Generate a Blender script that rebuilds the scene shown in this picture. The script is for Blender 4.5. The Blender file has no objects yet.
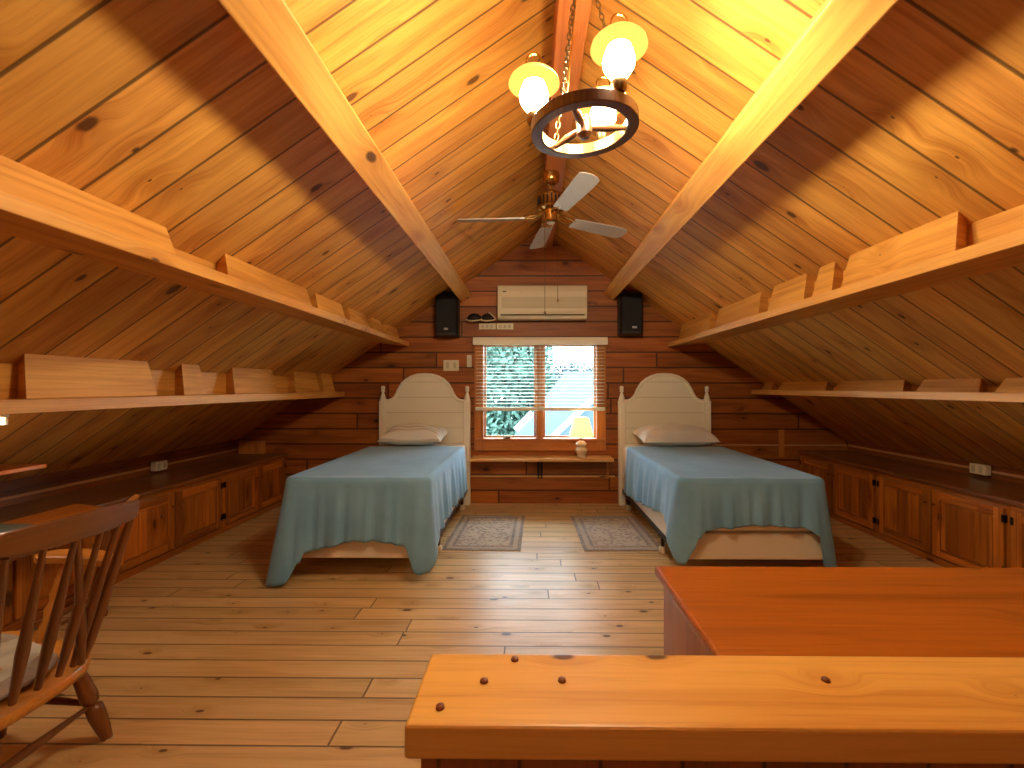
import bpy, bmesh, math, random
from mathutils import Vector as V, Matrix as M
random.seed(11)
R = math.radians
scene = bpy.context.scene
COL = scene.collection

# ------------------------------------------------------------------ materials
class NT:
    def __init__(s, name):
        s.m = bpy.data.materials.new(name); s.m.use_nodes = True
        s.t = s.m.node_tree; s.n = s.t.nodes; s.l = s.t.links
        s.b = s.n['Principled BSDF']
    def node(s, t, **kw):
        n = s.n.new(t)
        for k, v in kw.items(): setattr(n, k, v)
        return n
    def put(s, sock, v):
        if hasattr(v, 'is_output') or isinstance(v, bpy.types.NodeSocket): s.l.new(v, sock)
        elif v is not None: sock.default_value = v
    def math(s, op, a, b=None, c=None):
        n = s.node('ShaderNodeMath', operation=op)
        s.put(n.inputs[0], a)
        if b is not None: s.put(n.inputs[1], b)
        if c is not None: s.put(n.inputs[2], c)
        return n.outputs[0]
    def xyz(s, x, y, z):
        n = s.node('ShaderNodeCombineXYZ')
        s.put(n.inputs[0], x); s.put(n.inputs[1], y); s.put(n.inputs[2], z)
        return n.outputs[0]
    def noise(s, vec, scale=1., detail=3., rough=.55, dist=0.):
        n = s.node('ShaderNodeTexNoise'); s.put(n.inputs['Vector'], vec)
        n.inputs['Scale'].default_value = scale; n.inputs['Detail'].default_value = detail
        n.inputs['Roughness'].default_value = rough; n.inputs['Distortion'].default_value = dist
        return n.outputs[0]
    def white(s, v):
        n = s.node('ShaderNodeTexWhiteNoise', noise_dimensions='1D'); s.put(n.inputs['W'], v)
        return n.outputs['Value']
    def smooth(s, x, a, b, lo=0., hi=1.):
        n = s.node('ShaderNodeMapRange', interpolation_type='SMOOTHSTEP'); s.put(n.inputs[0], x)
        n.inputs[1].default_value = a; n.inputs[2].default_value = b
        n.inputs[3].default_value = lo; n.inputs[4].default_value = hi
        return n.outputs[0]
    def mix(s, f, a, b, blend='MIX'):
        n = s.node('ShaderNodeMix', data_type='RGBA', blend_type=blend)
        s.put(n.inputs[0], f); s.put(n.inputs[6], a); s.put(n.inputs[7], b)
        return n.outputs[2]
    def bump(s, h, strength=.3, dist=.01):
        n = s.node('ShaderNodeBump'); s.put(n.inputs['Height'], h)
        n.inputs['Strength'].default_value = strength; n.inputs['Distance'].default_value = dist
        s.l.new(n.outputs[0], s.b.inputs['Normal'])

def rgb(r, g, b):           # sRGB 0..255 -> linear RGBA
    f = lambda c: ((c/255+.055)/1.055)**2.4 if c/255 > .04045 else c/255/12.92
    return (f(r), f(g), f(b), 1)

def wood(name, light, dark, w=None, off=0., joint=None, seam=.75, seamw=.004, rough=.42, knots=.5,
         knotcol=(60, 28, 10), vary=.25, grain=1., spec=.4, coat=0., ks=1.0):
    """sawn pine: the UV map runs in metres, u along the grain and v across it; w = board width"""
    T = NT(name)
    uv = T.node('ShaderNodeUVMap', uv_map='UVMap').outputs[0]
    sp = T.node('ShaderNodeSeparateXYZ'); T.l.new(uv, sp.inputs[0])
    u, v = sp.outputs[0], sp.outputs[1]
    if w:
        vb = T.math('DIVIDE', T.math('ADD', v, off + 50*w), w)
        bid = T.math('FLOOR', vb); fr = T.math('FRACT', vb)
        edge = T.math('MULTIPLY', T.math('MINIMUM', fr, T.math('SUBTRACT', 1., fr)), w)
        r = T.white(bid)
        if joint:
            jb = T.math('DIVIDE', T.math('ADD', T.math('ADD', u, 60.), T.math('MULTIPLY', r, 7.3)), joint)
            jid = T.math('FLOOR', jb); jf = T.math('FRACT', jb)
            je = T.math('MULTIPLY', T.math('MINIMUM', jf, T.math('SUBTRACT', 1., jf)), joint)
            edge = T.math('MINIMUM', edge, je)
            r = T.white(T.math('ADD', T.math('MULTIPLY', bid, 17.13), jid))
        sm = T.smooth(edge, seamw*.35, seamw, 1., 0.)
    else:
        r = T.math('ADD', .37, 0.); sm = None
    rz = T.math('MULTIPLY', r, 31.)
    # knots
    kv = T.node('ShaderNodeTexVoronoi', feature='F1', voronoi_dimensions='2D')
    T.l.new(T.xyz(T.math('ADD', T.math('MULTIPLY', u, 2.3*ks), T.math('MULTIPLY', rz, 3.7)), T.math('ADD', T.math('MULTIPLY', v, 4.6*ks), rz), 0.), kv.inputs['Vector'])
    kv.inputs['Scale'].default_value = 1.; kv.inputs['Randomness'].default_value = 1.
    ksep = T.node('ShaderNodeSeparateColor'); T.l.new(kv.outputs['Color'], ksep.inputs[0])
    wob = T.math('MULTIPLY', T.noise(T.xyz(T.math('MULTIPLY', u, 25.), T.math('MULTIPLY', v, 40.), rz), 1., 2.), .05)
    kd = T.math('ADD', kv.outputs['Distance'], wob)
    size = T.math('MULTIPLY_ADD', T.math('POWER', ksep.outputs[1], 2.5), .10, .032)
    on = T.math('GREATER_THAN', ksep.outputs[0], 1.-knots)
    kin = T.math('MULTIPLY', T.smooth(T.math('DIVIDE', kd, size), .75, 1.25, 1., 0.), on)
    kout = T.math('MULTIPLY', T.smooth(kv.outputs['Distance'], .06, .34, 1., 0.), on)
    # grain
    vd = T.math('ADD', v, T.math('MULTIPLY', kout, .035))
    g1 = T.noise(T.xyz(T.math('MULTIPLY', u, 1.1), T.math('MULTIPLY', vd, 15.), rz), 1., 3., .5, .8)
    g2 = T.noise(T.xyz(T.math('MULTIPLY', u, 3.), T.math('MULTIPLY', vd, 95.), rz), 1., 3., .6, .3)
    g3 = T.noise(T.xyz(T.math('MULTIPLY', u, .9), T.math('MULTIPLY', v, 1.7), rz), 1., 2.)
    f = T.math('ADD', T.math('MULTIPLY', T.smooth(g1, .38, .68), .45*grain), T.math('MULTIPLY', T.smooth(g2, .4, .75), .36*grain))
    f = T.math('ADD', f, T.math('MULTIPLY', T.smooth(g3, .35, .7), .25))
    f = T.math('ADD', f, T.math('MULTIPLY', kout, .35))
    n = T.node('ShaderNodeClamp'); T.l.new(f, n.inputs[0]); f = n.outputs[0]
    c = T.mix(f, light, dark)
    val = T.math('ADD', T.math('MULTIPLY', T.math('SUBTRACT', r, .5), vary*2), 1.)
    hs = T.node('ShaderNodeHueSaturation'); T.l.new(c, hs.inputs['Color']); T.put(hs.inputs['Value'], val)
    T.put(hs.inputs['Hue'], T.math('ADD', .5, T.math('MULTIPLY', T.math('SUBTRACT', T.white(T.math('ADD', rz, 3.3)), .5), .007 if w else 0.)))
    c = T.mix(T.math('MULTIPLY', kin, .85), hs.outputs[0], rgb(*knotcol))
    if sm is not None:
        sc = T.mix(.8, c, (.012, .005, .002, 1))
        c = T.mix(T.math('MULTIPLY', sm, seam), c, sc)
    T.l.new(c, T.b.inputs['Base Color'])
    T.put(T.b.inputs['Roughness'], T.math('ADD', rough-.06, T.math('MULTIPLY', g2, .14)))
    T.b.inputs['Specular IOR Level'].default_value = spec
    if coat:
        T.b.inputs['Coat Weight'].default_value = coat; T.b.inputs['Coat Roughness'].default_value = .18
    h = T.math('MULTIPLY', g2, .12)
    if sm is not None: h = T.math('SUBTRACT', h, T.math('MULTIPLY', sm, .9))
    T.bump(h, .35, .004)
    return T.m

def plain(name, col, rough=.5, metal=0., spec=.5, noise=0., nscale=40., bump=0., trans=0., emit=None, es=0., coat=0.):
    T = NT(name)
    o = T.node('ShaderNodeTexCoord').outputs['Object']
    nz = T.noise(o, nscale, 3.)
    d = tuple(max(0, c*(1-noise)) for c in col[:3])+(1,)
    e = tuple(min(1, c*(1+noise*.6)) for c in col[:3])+(1,)
    T.l.new(T.mix(nz, d, e), T.b.inputs['Base Color'])
    T.b.inputs['Roughness'].default_value = rough; T.b.inputs['Metallic'].default_value = metal
    T.b.inputs['Specular IOR Level'].default_value = spec
    T.b.inputs['Coat Weight'].default_value = coat
    if bump: T.bump(nz, bump, .003)
    if emit:
        T.b.inputs['Emission Color'].default_value = emit; T.b.inputs['Emission Strength'].default_value = es
    if trans:
        tr = T.node('ShaderNodeBsdfTranslucent'); tr.inputs[0].default_value = col
        mx = T.node('ShaderNodeMixShader'); mx.inputs[0].default_value = trans
        T.l.new(T.b.outputs[0], mx.inputs[1]); T.l.new(tr.outputs[0], mx.inputs[2])
        T.l.new(mx.outputs[0], T.n['Material Output'].inputs[0])
    return T.m

MAT = {}
MAT['ceil'] = wood('ceiling_pine', rgb(226, 164, 78), rgb(174, 107, 38), w=.185, off=.03, seam=.95, seamw=.008, rough=.5, knots=.55, vary=.11, ks=1.0)
MAT['log'] = wood('wall_log_pine', rgb(174, 100, 38), rgb(118, 60, 17), w=.174, off=-.0255, joint=2.5, seam=1., seamw=.013, rough=.45, knots=.4, vary=.2)
MAT['floor'] = wood('floor_pine', rgb(224, 187, 130), rgb(188, 146, 90), w=.126, off=.02, joint=2.4, seam=.9, seamw=.006, rough=.36, knots=.6, vary=.09, spec=.5, ks=1.5)
MAT['beam'] = wood('beam_pine', rgb(224, 166, 84), rgb(184, 118, 48), rough=.5, knots=.3, vary=0)
MAT['ridge'] = wood('ridge_fir', rgb(196, 120, 60), rgb(150, 82, 36), rough=.5, knots=.2, vary=0)
MAT['ledge'] = wood('ledge_pine', rgb(218, 158, 78), rgb(176, 112, 46), rough=.5, knots=.3, vary=0)
MAT['block'] = wood('ledge_block_pine', rgb(222, 160, 74), rgb(172, 106, 38), rough=.55, knots=.3, vary=0)
MAT['shelf'] = wood('pale_shelf_pine', rgb(230, 178, 104), rgb(200, 138, 68), rough=.4, knots=.2, vary=0)
MAT['casing'] = wood('window_casing_pine', rgb(206, 132, 62), rgb(166, 96, 38), rough=.4, knots=.15, vary=0)
MAT['cab'] = wood('cabinet_pine', rgb(188, 112, 40), rgb(134, 70, 20), rough=.36, knots=.35, vary=0, coat=.2)
MAT['cabdoor'] = wood('cabinet_door_pine', rgb(196, 116, 40), rgb(132, 66, 18), w=.1, seam=.4, seamw=.003, rough=.36, knots=.5, vary=.34, coat=.2)
MAT['worktop'] = wood('worktop_pine', rgb(142, 88, 42), rgb(94, 54, 24), w=.14, seam=.7, rough=.34, knots=.3, vary=.12, coat=.25)
MAT['cap'] = wood('cap_pine', rgb(236, 182, 92), rgb(200, 134, 54), rough=.32, knots=.75, vary=0, coat=.3, grain=1.1, ks=1.7)
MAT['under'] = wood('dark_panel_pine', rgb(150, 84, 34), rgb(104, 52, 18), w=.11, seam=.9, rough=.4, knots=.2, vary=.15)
MAT['chest'] = wood('chest_pine', rgb(184, 104, 30), rgb(136, 68, 14), rough=.3, knots=.08, vary=0, coat=.35)
MAT['desk'] = wood('desk_pine', rgb(224, 130, 40), rgb(190, 96, 24), rough=.3, knots=.06, vary=0, coat=.3)
MAT['chairw'] = wood('chair_maple', rgb(126, 74, 30), rgb(82, 44, 16), rough=.3, knots=0., vary=0, coat=.4, grain=.8)
MAT['seatw'] = wood('seat_maple', rgb(206, 134, 48), rgb(164, 94, 28), rough=.3, knots=0., vary=0, coat=.4, grain=.8)
MAT['wheel'] = wood('wheel_wood', rgb(104, 62, 36), rgb(66, 36, 20), rough=.35, knots=0., vary=0, coat=.3)
MAT['peg'] = wood('peg_wood', rgb(132, 70, 26), rgb(88, 42, 14), rough=.35, knots=0., vary=0)
MAT['white'] = plain('white_paint', rgb(242, 234, 212), .42, noise=.05, nscale=6)
MAT['ivory'] = plain('ivory_plastic', rgb(226, 214, 184), .4, noise=.03)
MAT['ivory2'] = plain('ivory_grille', rgb(196, 184, 150), .5, noise=.06, nscale=120)
MAT['blindm'] = plain('blind_white', rgb(246, 242, 234), .4, noise=.03, trans=.35)
MAT['black'] = plain('black_cabinet', rgb(22, 20, 22), .5, noise=.3, nscale=200)
MAT['dark'] = plain('dark_void', rgb(16, 10, 8), .7, noise=.2)
MAT['grille'] = plain('speaker_grille', rgb(16, 15, 18), .75, noise=.5, nscale=500, bump=.4)
MAT['silver'] = plain('silver_badge', rgb(200, 200, 205), .3, metal=.8)
MAT['brass'] = plain('polished_brass', rgb(190, 150, 84), .22, metal=1., noise=.1)
MAT['bronze'] = plain('old_bronze', rgb(120, 96, 60), .35, metal=1., noise=.2)
MAT['iron'] = plain('black_iron', rgb(36, 28, 24), .5, metal=.6, noise=.3)
MAT['steel'] = plain('bed_frame_steel', rgb(60, 46, 38), .45, metal=.5, noise=.2)
MAT['caster'] = plain('cream_caster', rgb(214, 196, 160), .45, noise=.05)
MAT['bladem'] = plain('fan_blade_grey', rgb(176, 170, 166), .3, noise=.12, nscale=12, spec=.6)
MAT['box'] = plain('box_spring_ticking', rgb(232, 216, 188), .8, noise=.05, nscale=60, bump=.15)
MAT['matt'] = plain('mattress_white', rgb(236, 230, 220), .8, noise=.05, nscale=40, bump=.2)
MAT['cord'] = plain('cord', rgb(150, 130, 100), .6)
MAT['paper'] = plain('grey_green_pad', rgb(112, 120, 104), .6, noise=.15, nscale=30)
MAT['ceramic'] = plain('painted_ceramic', rgb(222, 202, 172), .25, noise=.35, nscale=55, coat=.5)
MAT['shadem'] = plain('lamp_shade_linen', rgb(246, 228, 188), .8, noise=.04, trans=.5, emit=(1, .78, .45, 1), es=.3)
MAT['bulb'] = plain('warm_bulb', rgb(255, 240, 210), .4, emit=(1, .82, .55, 1), es=45.)
MAT['chimney'] = plain('lit_chimney_glass', rgb(255, 250, 235), .3, emit=(1, .86, .58, 1), es=220.)
MAT['oilshade'] = plain('amber_glass_shade', rgb(236, 206, 120), .25, noise=.06, trans=.3, emit=(1, .72, .25, 1), es=.45)
MAT['tube'] = plain('fluorescent_tube', rgb(255, 250, 240), .4, emit=(1, .9, .72, 1), es=14.)
MAT['raceway'] = plain('raceway_tan', rgb(196, 140, 92), .45, noise=.05)
MAT['shingle'] = plain('neighbour_shingles', rgb(50, 66, 78), .9, noise=.25, nscale=9)
MAT['trimw'] = plain('white_trim_paint', rgb(150, 150, 150), .6)
MAT['siding'] = plain('house_siding', rgb(66, 74, 84), .8, noise=.06)
MAT['leaf'] = plain('tree_leaves', rgb(64, 96, 84), .7, noise=.35, nscale=3, trans=.35)
MAT['leaf2'] = plain('far_tree_leaves', rgb(54, 70, 72), .7, noise=.4, nscale=3, trans=.3)
MAT['bark'] = plain('bark', rgb(90, 76, 60), .9, noise=.4, nscale=12)
MAT['lawn'] = plain('lawn', rgb(60, 84, 60), .9, noise=.3, nscale=2)

def fabric(name, col, col2):
    T = NT(name); o = T.node('ShaderNodeTexCoord').outputs['Object']
    a = T.noise(o, 380., 2.); b = T.noise(o, 3., 3.)
    c = T.mix(T.smooth(b, .3, .7), col, col2)
    T.l.new(c, T.b.inputs['Base Color']); T.b.inputs['Roughness'].default_value = .85
    T.b.inputs['Specular IOR Level'].default_value = .15
    T.b.inputs['Sheen Weight'].default_value = .25
    T.bump(T.math('ADD', T.math('MULTIPLY', a, .15), T.noise(o, 26., 3.)), .25, .006)
    return T.m
MAT['blue'] = fabric('blue_blanket', rgb(112, 156, 186), rgb(124, 168, 196))
MAT['linen'] = fabric('pillow_linen', rgb(238, 232, 222), rgb(224, 216, 206))

def pillowcase(name):
    T = NT(name); o = T.node('ShaderNodeTexCoord').outputs['Object']
    sp = T.node('ShaderNodeSeparateXYZ'); T.l.new(o, sp.inputs[0])
    s = T.math('SINE', T.math('MULTIPLY', sp.outputs[1], 90.))
    c = T.mix(T.smooth(s, .5, .95), rgb(240, 234, 222), rgb(206, 196, 184))
    T.l.new(c, T.b.inputs['Base Color']); T.b.inputs['Roughness'].default_value = .85
    T.bump(T.noise(o, 14., 4.), .4, .012)
    return T.m
MAT['pillowA'] = pillowcase('striped_pillowcase')

def rugmat():
    T = NT('woven_rug'); o = T.node('ShaderNodeTexCoord').outputs['Object']
    sp = T.node('ShaderNodeSeparateXYZ'); T.l.new(o, sp.inputs[0])
    x, y = sp.outputs[0], sp.outputs[1]          # rug local, half extents .32 x .48
    ex = T.math('SUBTRACT', .32, T.math('ABSOLUTE', x)); ey = T.math('SUBTRACT', .48, T.math('ABSOLUTE', y))
    e = T.math('MINIMUM', ex, ey)
    band = T.math('SINE', T.math('MULTIPLY', e, 95.))
    kv = T.node('ShaderNodeTexVoronoi'); T.l.new(o, kv.inputs['Vector']); kv.inputs['Scale'].default_value = 26.
    orn = T.smooth(kv.outputs['Distance'], .25, .6)
    nz = T.noise(o, 60., 3.)
    inb = T.smooth(e, .10, .115)
    f = T.mix(inb, T.mix(T.smooth(band, -.2, .6), rgb(178, 160, 142), rgb(132, 118, 114)), T.mix(orn, rgb(140, 120, 112), rgb(190, 172, 152)))
    c = T.mix(T.math('MULTIPLY', T.smooth(nz, .35, .7), .55), f, rgb(200, 184, 164))
    T.l.new(c, T.b.inputs['Base Color']); T.b.inputs['Roughness'].default_value = .95
    T.bump(T.noise(o, 250., 2.), .5, .004)
    return T.m
MAT['rug'] = rugmat()

def plaid():
    T = NT('striped_seat_pad'); o = T.node('ShaderNodeTexCoord').outputs['Object']
    sp = T.node('ShaderNodeSeparateXYZ'); T.l.new(o, sp.inputs[0])
    s = T.math('SINE', T.math('MULTIPLY', sp.outputs[0], 30.))
    nz = T.noise(o, 160., 3.)
    c = T.mix(T.smooth(s, .1, .35), rgb(190, 182, 160), rgb(140, 112, 92))
    c = T.mix(T.math('MULTIPLY', nz, .5), c, rgb(208, 200, 180))
    T.l.new(c, T.b.inputs['Base Color']); T.b.inputs['Roughness'].default_value = .95
    T.bump(nz, .4, .004)
    return T.m
MAT['pad'] = plaid()

def glass():
    T = NT('window_glass'); T.n.remove(T.b)
    tr = T.node('ShaderNodeBsdfTransparent'); tr.inputs[0].default_value = (.93, .97, .98, 1)
    gl = T.node('ShaderNodeBsdfGlossy'); gl.inputs['Roughness'].default_value = .03
    fr = T.node('ShaderNodeFresnel'); fr.inputs[0].default_value = 1.2
    mx = T.node('ShaderNodeMixShader'); T.l.new(fr.outputs[0], mx.inputs[0])
    T.l.new(tr.outputs[0], mx.inputs[1]); T.l.new(gl.outputs[0], mx.inputs[2])
    T.l.new(mx.outputs[0], T.n['Material Output'].inputs[0])
    return T.m
MAT['glass'] = glass()

# ------------------------------------------------------------------ mesh builder
class MB:
    """collects shapes for ONE mesh object"""
    def __init__(s, grain=(1, 0, 0)): s.v = []; s.f = []; s.g = []; s.grain = V(grain)
    def add(s, vs, fs, grain=None):
        o = len(s.v); s.v += [V(p) for p in vs]
        g = V(grain) if grain is not None else s.grain
        for f in fs: s.f.append([o+i for i in f]); s.g.append(g)
        return s
    def box(s, a, b, m=None, grain=None):
        x0, y0, z0 = a; x1, y1, z1 = b
        vs = [V(p) for p in ((x0,y0,z0),(x1,y0,z0),(x1,y1,z0),(x0,y1,z0),(x0,y0,z1),(x1,y0,z1),(x1,y1,z1),(x0,y1,z1))]
        if m is not None: vs = [m @ p for p in vs]
        return s.add(vs, [(0,3,2,1),(4,5,6,7),(0,1,5,4),(1,2,6,5),(2,3,7,6),(3,0,4,7)], grain)
    def prism(s, prof, axis, a, b, grain=None):
        """profile of 2-D points (ccw) extruded along axis 0/1/2 from a to b"""
        n = len(prof)
        def P(p, t):
            q = [p[0], p[1]]; q.insert(axis, t); return q
        vs = [P(p, a) for p in prof]+[P(p, b) for p in prof]
        fs = [list(range(n))[::-1], list(range(n, 2*n))]+[(i, (i+1) % n, n+(i+1) % n, n+i) for i in range(n)]
        return s.add(vs, fs, grain)
    def lathe(s, prof, c=(0, 0, 0), seg=20, m=None, grain=(0, 0, 1)):
        """prof of (radius, z) points turned about a vertical axis through c"""
        vs, fs = [], []; n = len(prof)
        for r, z in prof:
            for k in range(seg):
                a = 2*math.pi*k/seg; p = V((r*math.cos(a), r*math.sin(a), z))
                if m is not None: p = m @ p
                vs.append(p+V(c))
        for i in range(n-1):
            for k in range(seg):
                k2 = (k+1) % seg; fs.append((i*seg+k, i*seg+k2, (i+1)*seg+k2, (i+1)*seg+k))
        if prof[0][0] > 1e-5: fs.append(list(range(seg))[::-1])
        if prof[-1][0] > 1e-5: fs.append([(n-1)*seg+k for k in range(seg)])
        return s.add(vs, fs, grain)
    def tube(s, pts, r, seg=10, closed=False, flat=None):
        """round rod along points; r is a number or a list of radii"""
        pts = [V(p) for p in pts]; n = len(pts)
        rr = r if isinstance(r, (list, tuple)) else [r]*n
        vs, fs = [], []; ref = None
        for i, p in enumerate(pts):
            d = (pts[(i+1) % n]-pts[i-1]) if closed else (pts[min(i+1, n-1)]-pts[max(i-1, 0)])
            d.normalize()
            if ref is None: ref = V((0, 0, 1)) if abs(d.z) < .9 else V((1, 0, 0))
            a = d.cross(ref).normalized(); b = a.cross(d).normalized(); ref = b
            for k in range(seg):
                t = 2*math.pi*k/seg
                q = a*math.cos(t)*rr[i]+b*math.sin(t)*rr[i]*(flat or 1)
                vs.append(p+q)
        for i in range(n if closed else n-1):
            j = (i+1) % n
            for k in range(seg):
                k2 = (k+1) % seg; fs.append((i*seg+k2, i*seg+k, j*seg+k, j*seg+k2))
        if not closed: fs += [list(range(seg)), [(n-1)*seg+k for k in range(seg)][::-1]]
        return s.add(vs, fs, (pts[-1]-pts[0]).normalized() if not closed and (pts[-1]-pts[0]).length > 1e-6 else None)
    def grid(s, rows, wrap=False, grain=None):
        """rows: list of lists of points"""
        n = len(rows[0]); vs = [p for r in rows for p in r]; fs = []
        for i in range(len(rows)-1):
            for k in range(n if wrap else n-1):
                k2 = (k+1) % n; fs.append((i*n+k, i*n+k2, (i+1)*n+k2, (i+1)*n+k))
        return s.add(vs, fs, grain)
    def obj(s, name, mat, parent=None, loc=None, bevel=0., smooth=False, angle=38, uvoff=True, seg=2, sub=0):
        me = bpy.data.meshes.new(name)
        me.from_pydata([tuple(p) for p in s.v], [], s.f); 
        if getattr(s, 'weld', False):
            bm = bmesh.new(); bm.from_mesh(me); bmesh.ops.remove_doubles(bm, verts=bm.verts, dist=.0004)
            bm.to_mesh(me); bm.free(); s.g = [s.grain]*len(me.polygons)
        uvl = me.uv_layers.new(name='UVMap')
        ru, rv = (random.uniform(0, 40), random.uniform(0, 40)) if uvoff else (0, 0)
        for poly, g in zip(me.polygons, s.g):
            n = poly.normal; gg = g
            if abs(n.dot(gg)) > .9: gg = V((0, 0, 1)) if abs(n.z) < .7 else V((0, 1, 0))
            c = n.cross(gg)
            if c.length > 1e-6: c.normalize()
            for li in poly.loop_indices:
                p = me.vertices[me.loops[li].vertex_index].co
                uvl.data[li].uv = (p.dot(gg)+ru, p.dot(c)+rv)
        me.materials.append(MAT[mat] if isinstance(mat, str) else mat)
        if smooth:
            for p in me.polygons: p.use_smooth = True
            me.set_sharp_from_angle(angle=R(angle))
        o = bpy.data.objects.new(name, me); COL.objects.link(o)
        if loc is not None: o.location = loc
        if parent is not None: o.parent = parent
        if bevel:
            b = o.modifiers.new('bevel', 'BEVEL'); b.width = bevel; b.segments = seg; b.limit_method = 'ANGLE'; b.angle_limit = R(35)
        if sub:
            b = o.modifiers.new('sub', 'SUBSURF'); b.levels = sub; b.render_levels = sub
        return o

def tag(o, label, cat, group=None, kind=None):
    o['label'] = label; o['category'] = cat
    if group: o['group'] = group
    if kind: o['kind'] = kind
    return o
def thing(name, label, cat, loc=(0, 0, 0), rz=0., group=None):
    o = bpy.data.objects.new(name, None); COL.objects.link(o); o.empty_display_size = .1
    o.location = loc; o.rotation_euler = (0, 0, rz)
    return tag(o, label, cat, group)
def struct(o): o['kind'] = 'structure'; return o
def tree_copy(o, parent=None):
    c = o.copy(); COL.objects.link(c); c.parent = parent
    for ch in list(o.children): tree_copy(ch, c)
    return c
def box(a, b, grain=(1, 0, 0)): return MB(grain).box(a, b)

# ------------------------------------------------------------------ room shell
YB, YF = 5.0, -2.6                       # gable wall and the wall behind the viewer
XR, ZR, SL = .12, 3.09, .687             # ridge line and roof slope
XL, XRT = -3.32, 3.58                    # knee walls
roof = lambda x: ZR-SL*abs(x-XR)
TH = math.atan(SL)

struct(box((-3.7, YF-.1, -.12), (3.8, YB+.12, 0)).obj('floor', 'floor', uvoff=False))
T0 = .05
gl = V((math.cos(TH), 0, math.sin(TH)))
XA, XB = -3.75, 3.95
m = MB(gl); m.prism([(XA, roof(XA)), (XR, ZR), (XR, ZR+T0), (XA, roof(XA)+T0)], 1, YF-.1, YB+.12, gl)
struct(m.obj('ceiling', 'ceil', uvoff=False))
gr = V((math.cos(TH), 0, -math.sin(TH)))
m = MB(gr); m.prism([(XR, ZR), (XB, roof(XB)), (XB, roof(XB)+T0), (XR, ZR+T0)], 1, YF-.1, YB+.12, gr)
struct(m.obj('ceiling', 'ceil', uvoff=False))

# gable wall with the window opening
WX0, WX1, WZ0, WZ1 = -.53, .755, .735, 1.81
def gable(name, y0, y1, hole=True):
    m = MB((1, 0, 0))
    def strip(xa, xb, za, zb=None):
        if zb is not None: pr = [(xa, za), (xb, za), (xb, zb), (xa, zb)]
        else:
            pr = [(xa, za), (xb, za), (xb, roof(xb)+.02)]
            if xa < XR < xb: pr.append((XR, ZR+.02))
            pr.append((xa, roof(xa)+.02))
        m.prism(pr, 1, y0, y1)
    if hole:
        strip(-3.7, WX0, 0); strip(WX1, 3.8, 0); strip(WX0, WX1, 0, WZ0); strip(WX0, WX1, WZ1)
    else: strip(-3.7, 3.8, 0)
    # prism normals: make them consistent
    o = m.obj(name, 'log', uvoff=False)
    return struct(o)
gable('wall_back', YB, YB+.12)
gable('wall_front', YF-.1, YF, False)
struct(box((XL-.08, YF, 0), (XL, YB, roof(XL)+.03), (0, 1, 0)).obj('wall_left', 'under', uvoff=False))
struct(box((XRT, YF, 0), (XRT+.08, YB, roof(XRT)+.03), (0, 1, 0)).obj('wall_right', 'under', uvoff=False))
struct(box((-.68, YB-.02, .30), (.96, YB, .318)).obj('trim_1', 'shelf', bevel=.004))
struct(box((2.06, YB-.016, .655), (XRT-.02, YB, .675)).obj('trim_2', 'raceway', bevel=.003))
struct(box((2.795, YB-.022, .53), (2.86, YB-.0165, .84), (0, 0, 1)).obj('trim_3', 'casing', bevel=.002))

# ridge beam and the two big purlins
struct(MB((0, 1, 0)).box((.115, YF, 2.90), (.255, YB, ZR-.0)).obj('trim_4', 'ridge', bevel=.006))
def purlin(name, x, z, side):
    # (x, z) = lowest corner of the beam, its faces square to the roof
    up = V((math.cos(TH)*-side, 0, math.sin(TH)))       # up the slope
    nin = V((-math.sin(TH)*side*1, 0, -math.cos(TH)))   # into the room
    p = V((x, 0, z)); d = (roof(x)-z)*math.cos(TH)
    c = [p, p+up*.14, p+up*.14-nin*(d+.02), p-nin*(d+.02)]
    pr = [(q.x, q.z) for q in c]
    if side > 0: pr = pr[::-1]
    struct(MB((0, 1, 0)).prism(pr, 1, YF, YB).obj(name, 'beam', bevel=.006))
purlin('trim_5', -.777, 2.281, -1)
purlin('trim_6', .937, 2.300, 1)

# ------------------------------------------------------------------ ledges on the roof slope
def ledge(side, xf, ztop, segs, label, thick=.05, back=.008):
    sgn = side
    t = thing('wall_ledge', label, 'ledge', (xf, YB, ztop))
    P = lambda x, y, z: (x-xf, y-YB, z-ztop)
    roofx = lambda z: XR+sgn*(ZR-z)/SL
    zb = ztop-thick
    pr = [(0, -thick), (0, 0), (roofx(ztop)-xf+sgn*.01, 0), (roofx(ztop-back)-xf+sgn*.01, -back)]
    if sgn > 0: pr = pr[::-1]
    MB((0, 1, 0)).prism(pr, 1, YF-YB, 0).obj('ledge_board', 'ledge', t, bevel=.004)
    # filler between the ledge and the roof: recessed back board, then the cut blocks proud of it
    xb = xf+sgn*.19
    pr = [(xb-xf, 0), (xb-xf, roof(xb)-ztop+.01), (roofx(ztop)-xf, 0)]
    if sgn > 0: pr = [pr[0], pr[2], pr[1]]
    MB((0, 1, 0)).prism(pr, 1, YF-YB, 0).obj('back_filler', 'block', t)
    xc = xf+sgn*.085; xr2 = xf+sgn*.125
    for (a, b) in segs:
        z1 = roof(xr2)-ztop+.006
        vs = []
        for y, k in ((a, -1), (b, 1)):
            vs += [(xc-xf, y-YB, 0), (xr2-xf, y-YB-k*.025, z1), (xb-xf+sgn*.01, y-YB-k*.06, roof(xb)-ztop), (xb-xf+sgn*.01, y-YB-k*.06, 0)]
        MB((0, 1, 0)).add(vs, [(0, 1, 2, 3), (7, 6, 5, 4), (0, 4, 5, 1), (1, 5, 6, 2), (2, 6, 7, 3), (3, 7, 4, 0)]).obj('filler_block', 'block', t, bevel=.004)
    return t
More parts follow.
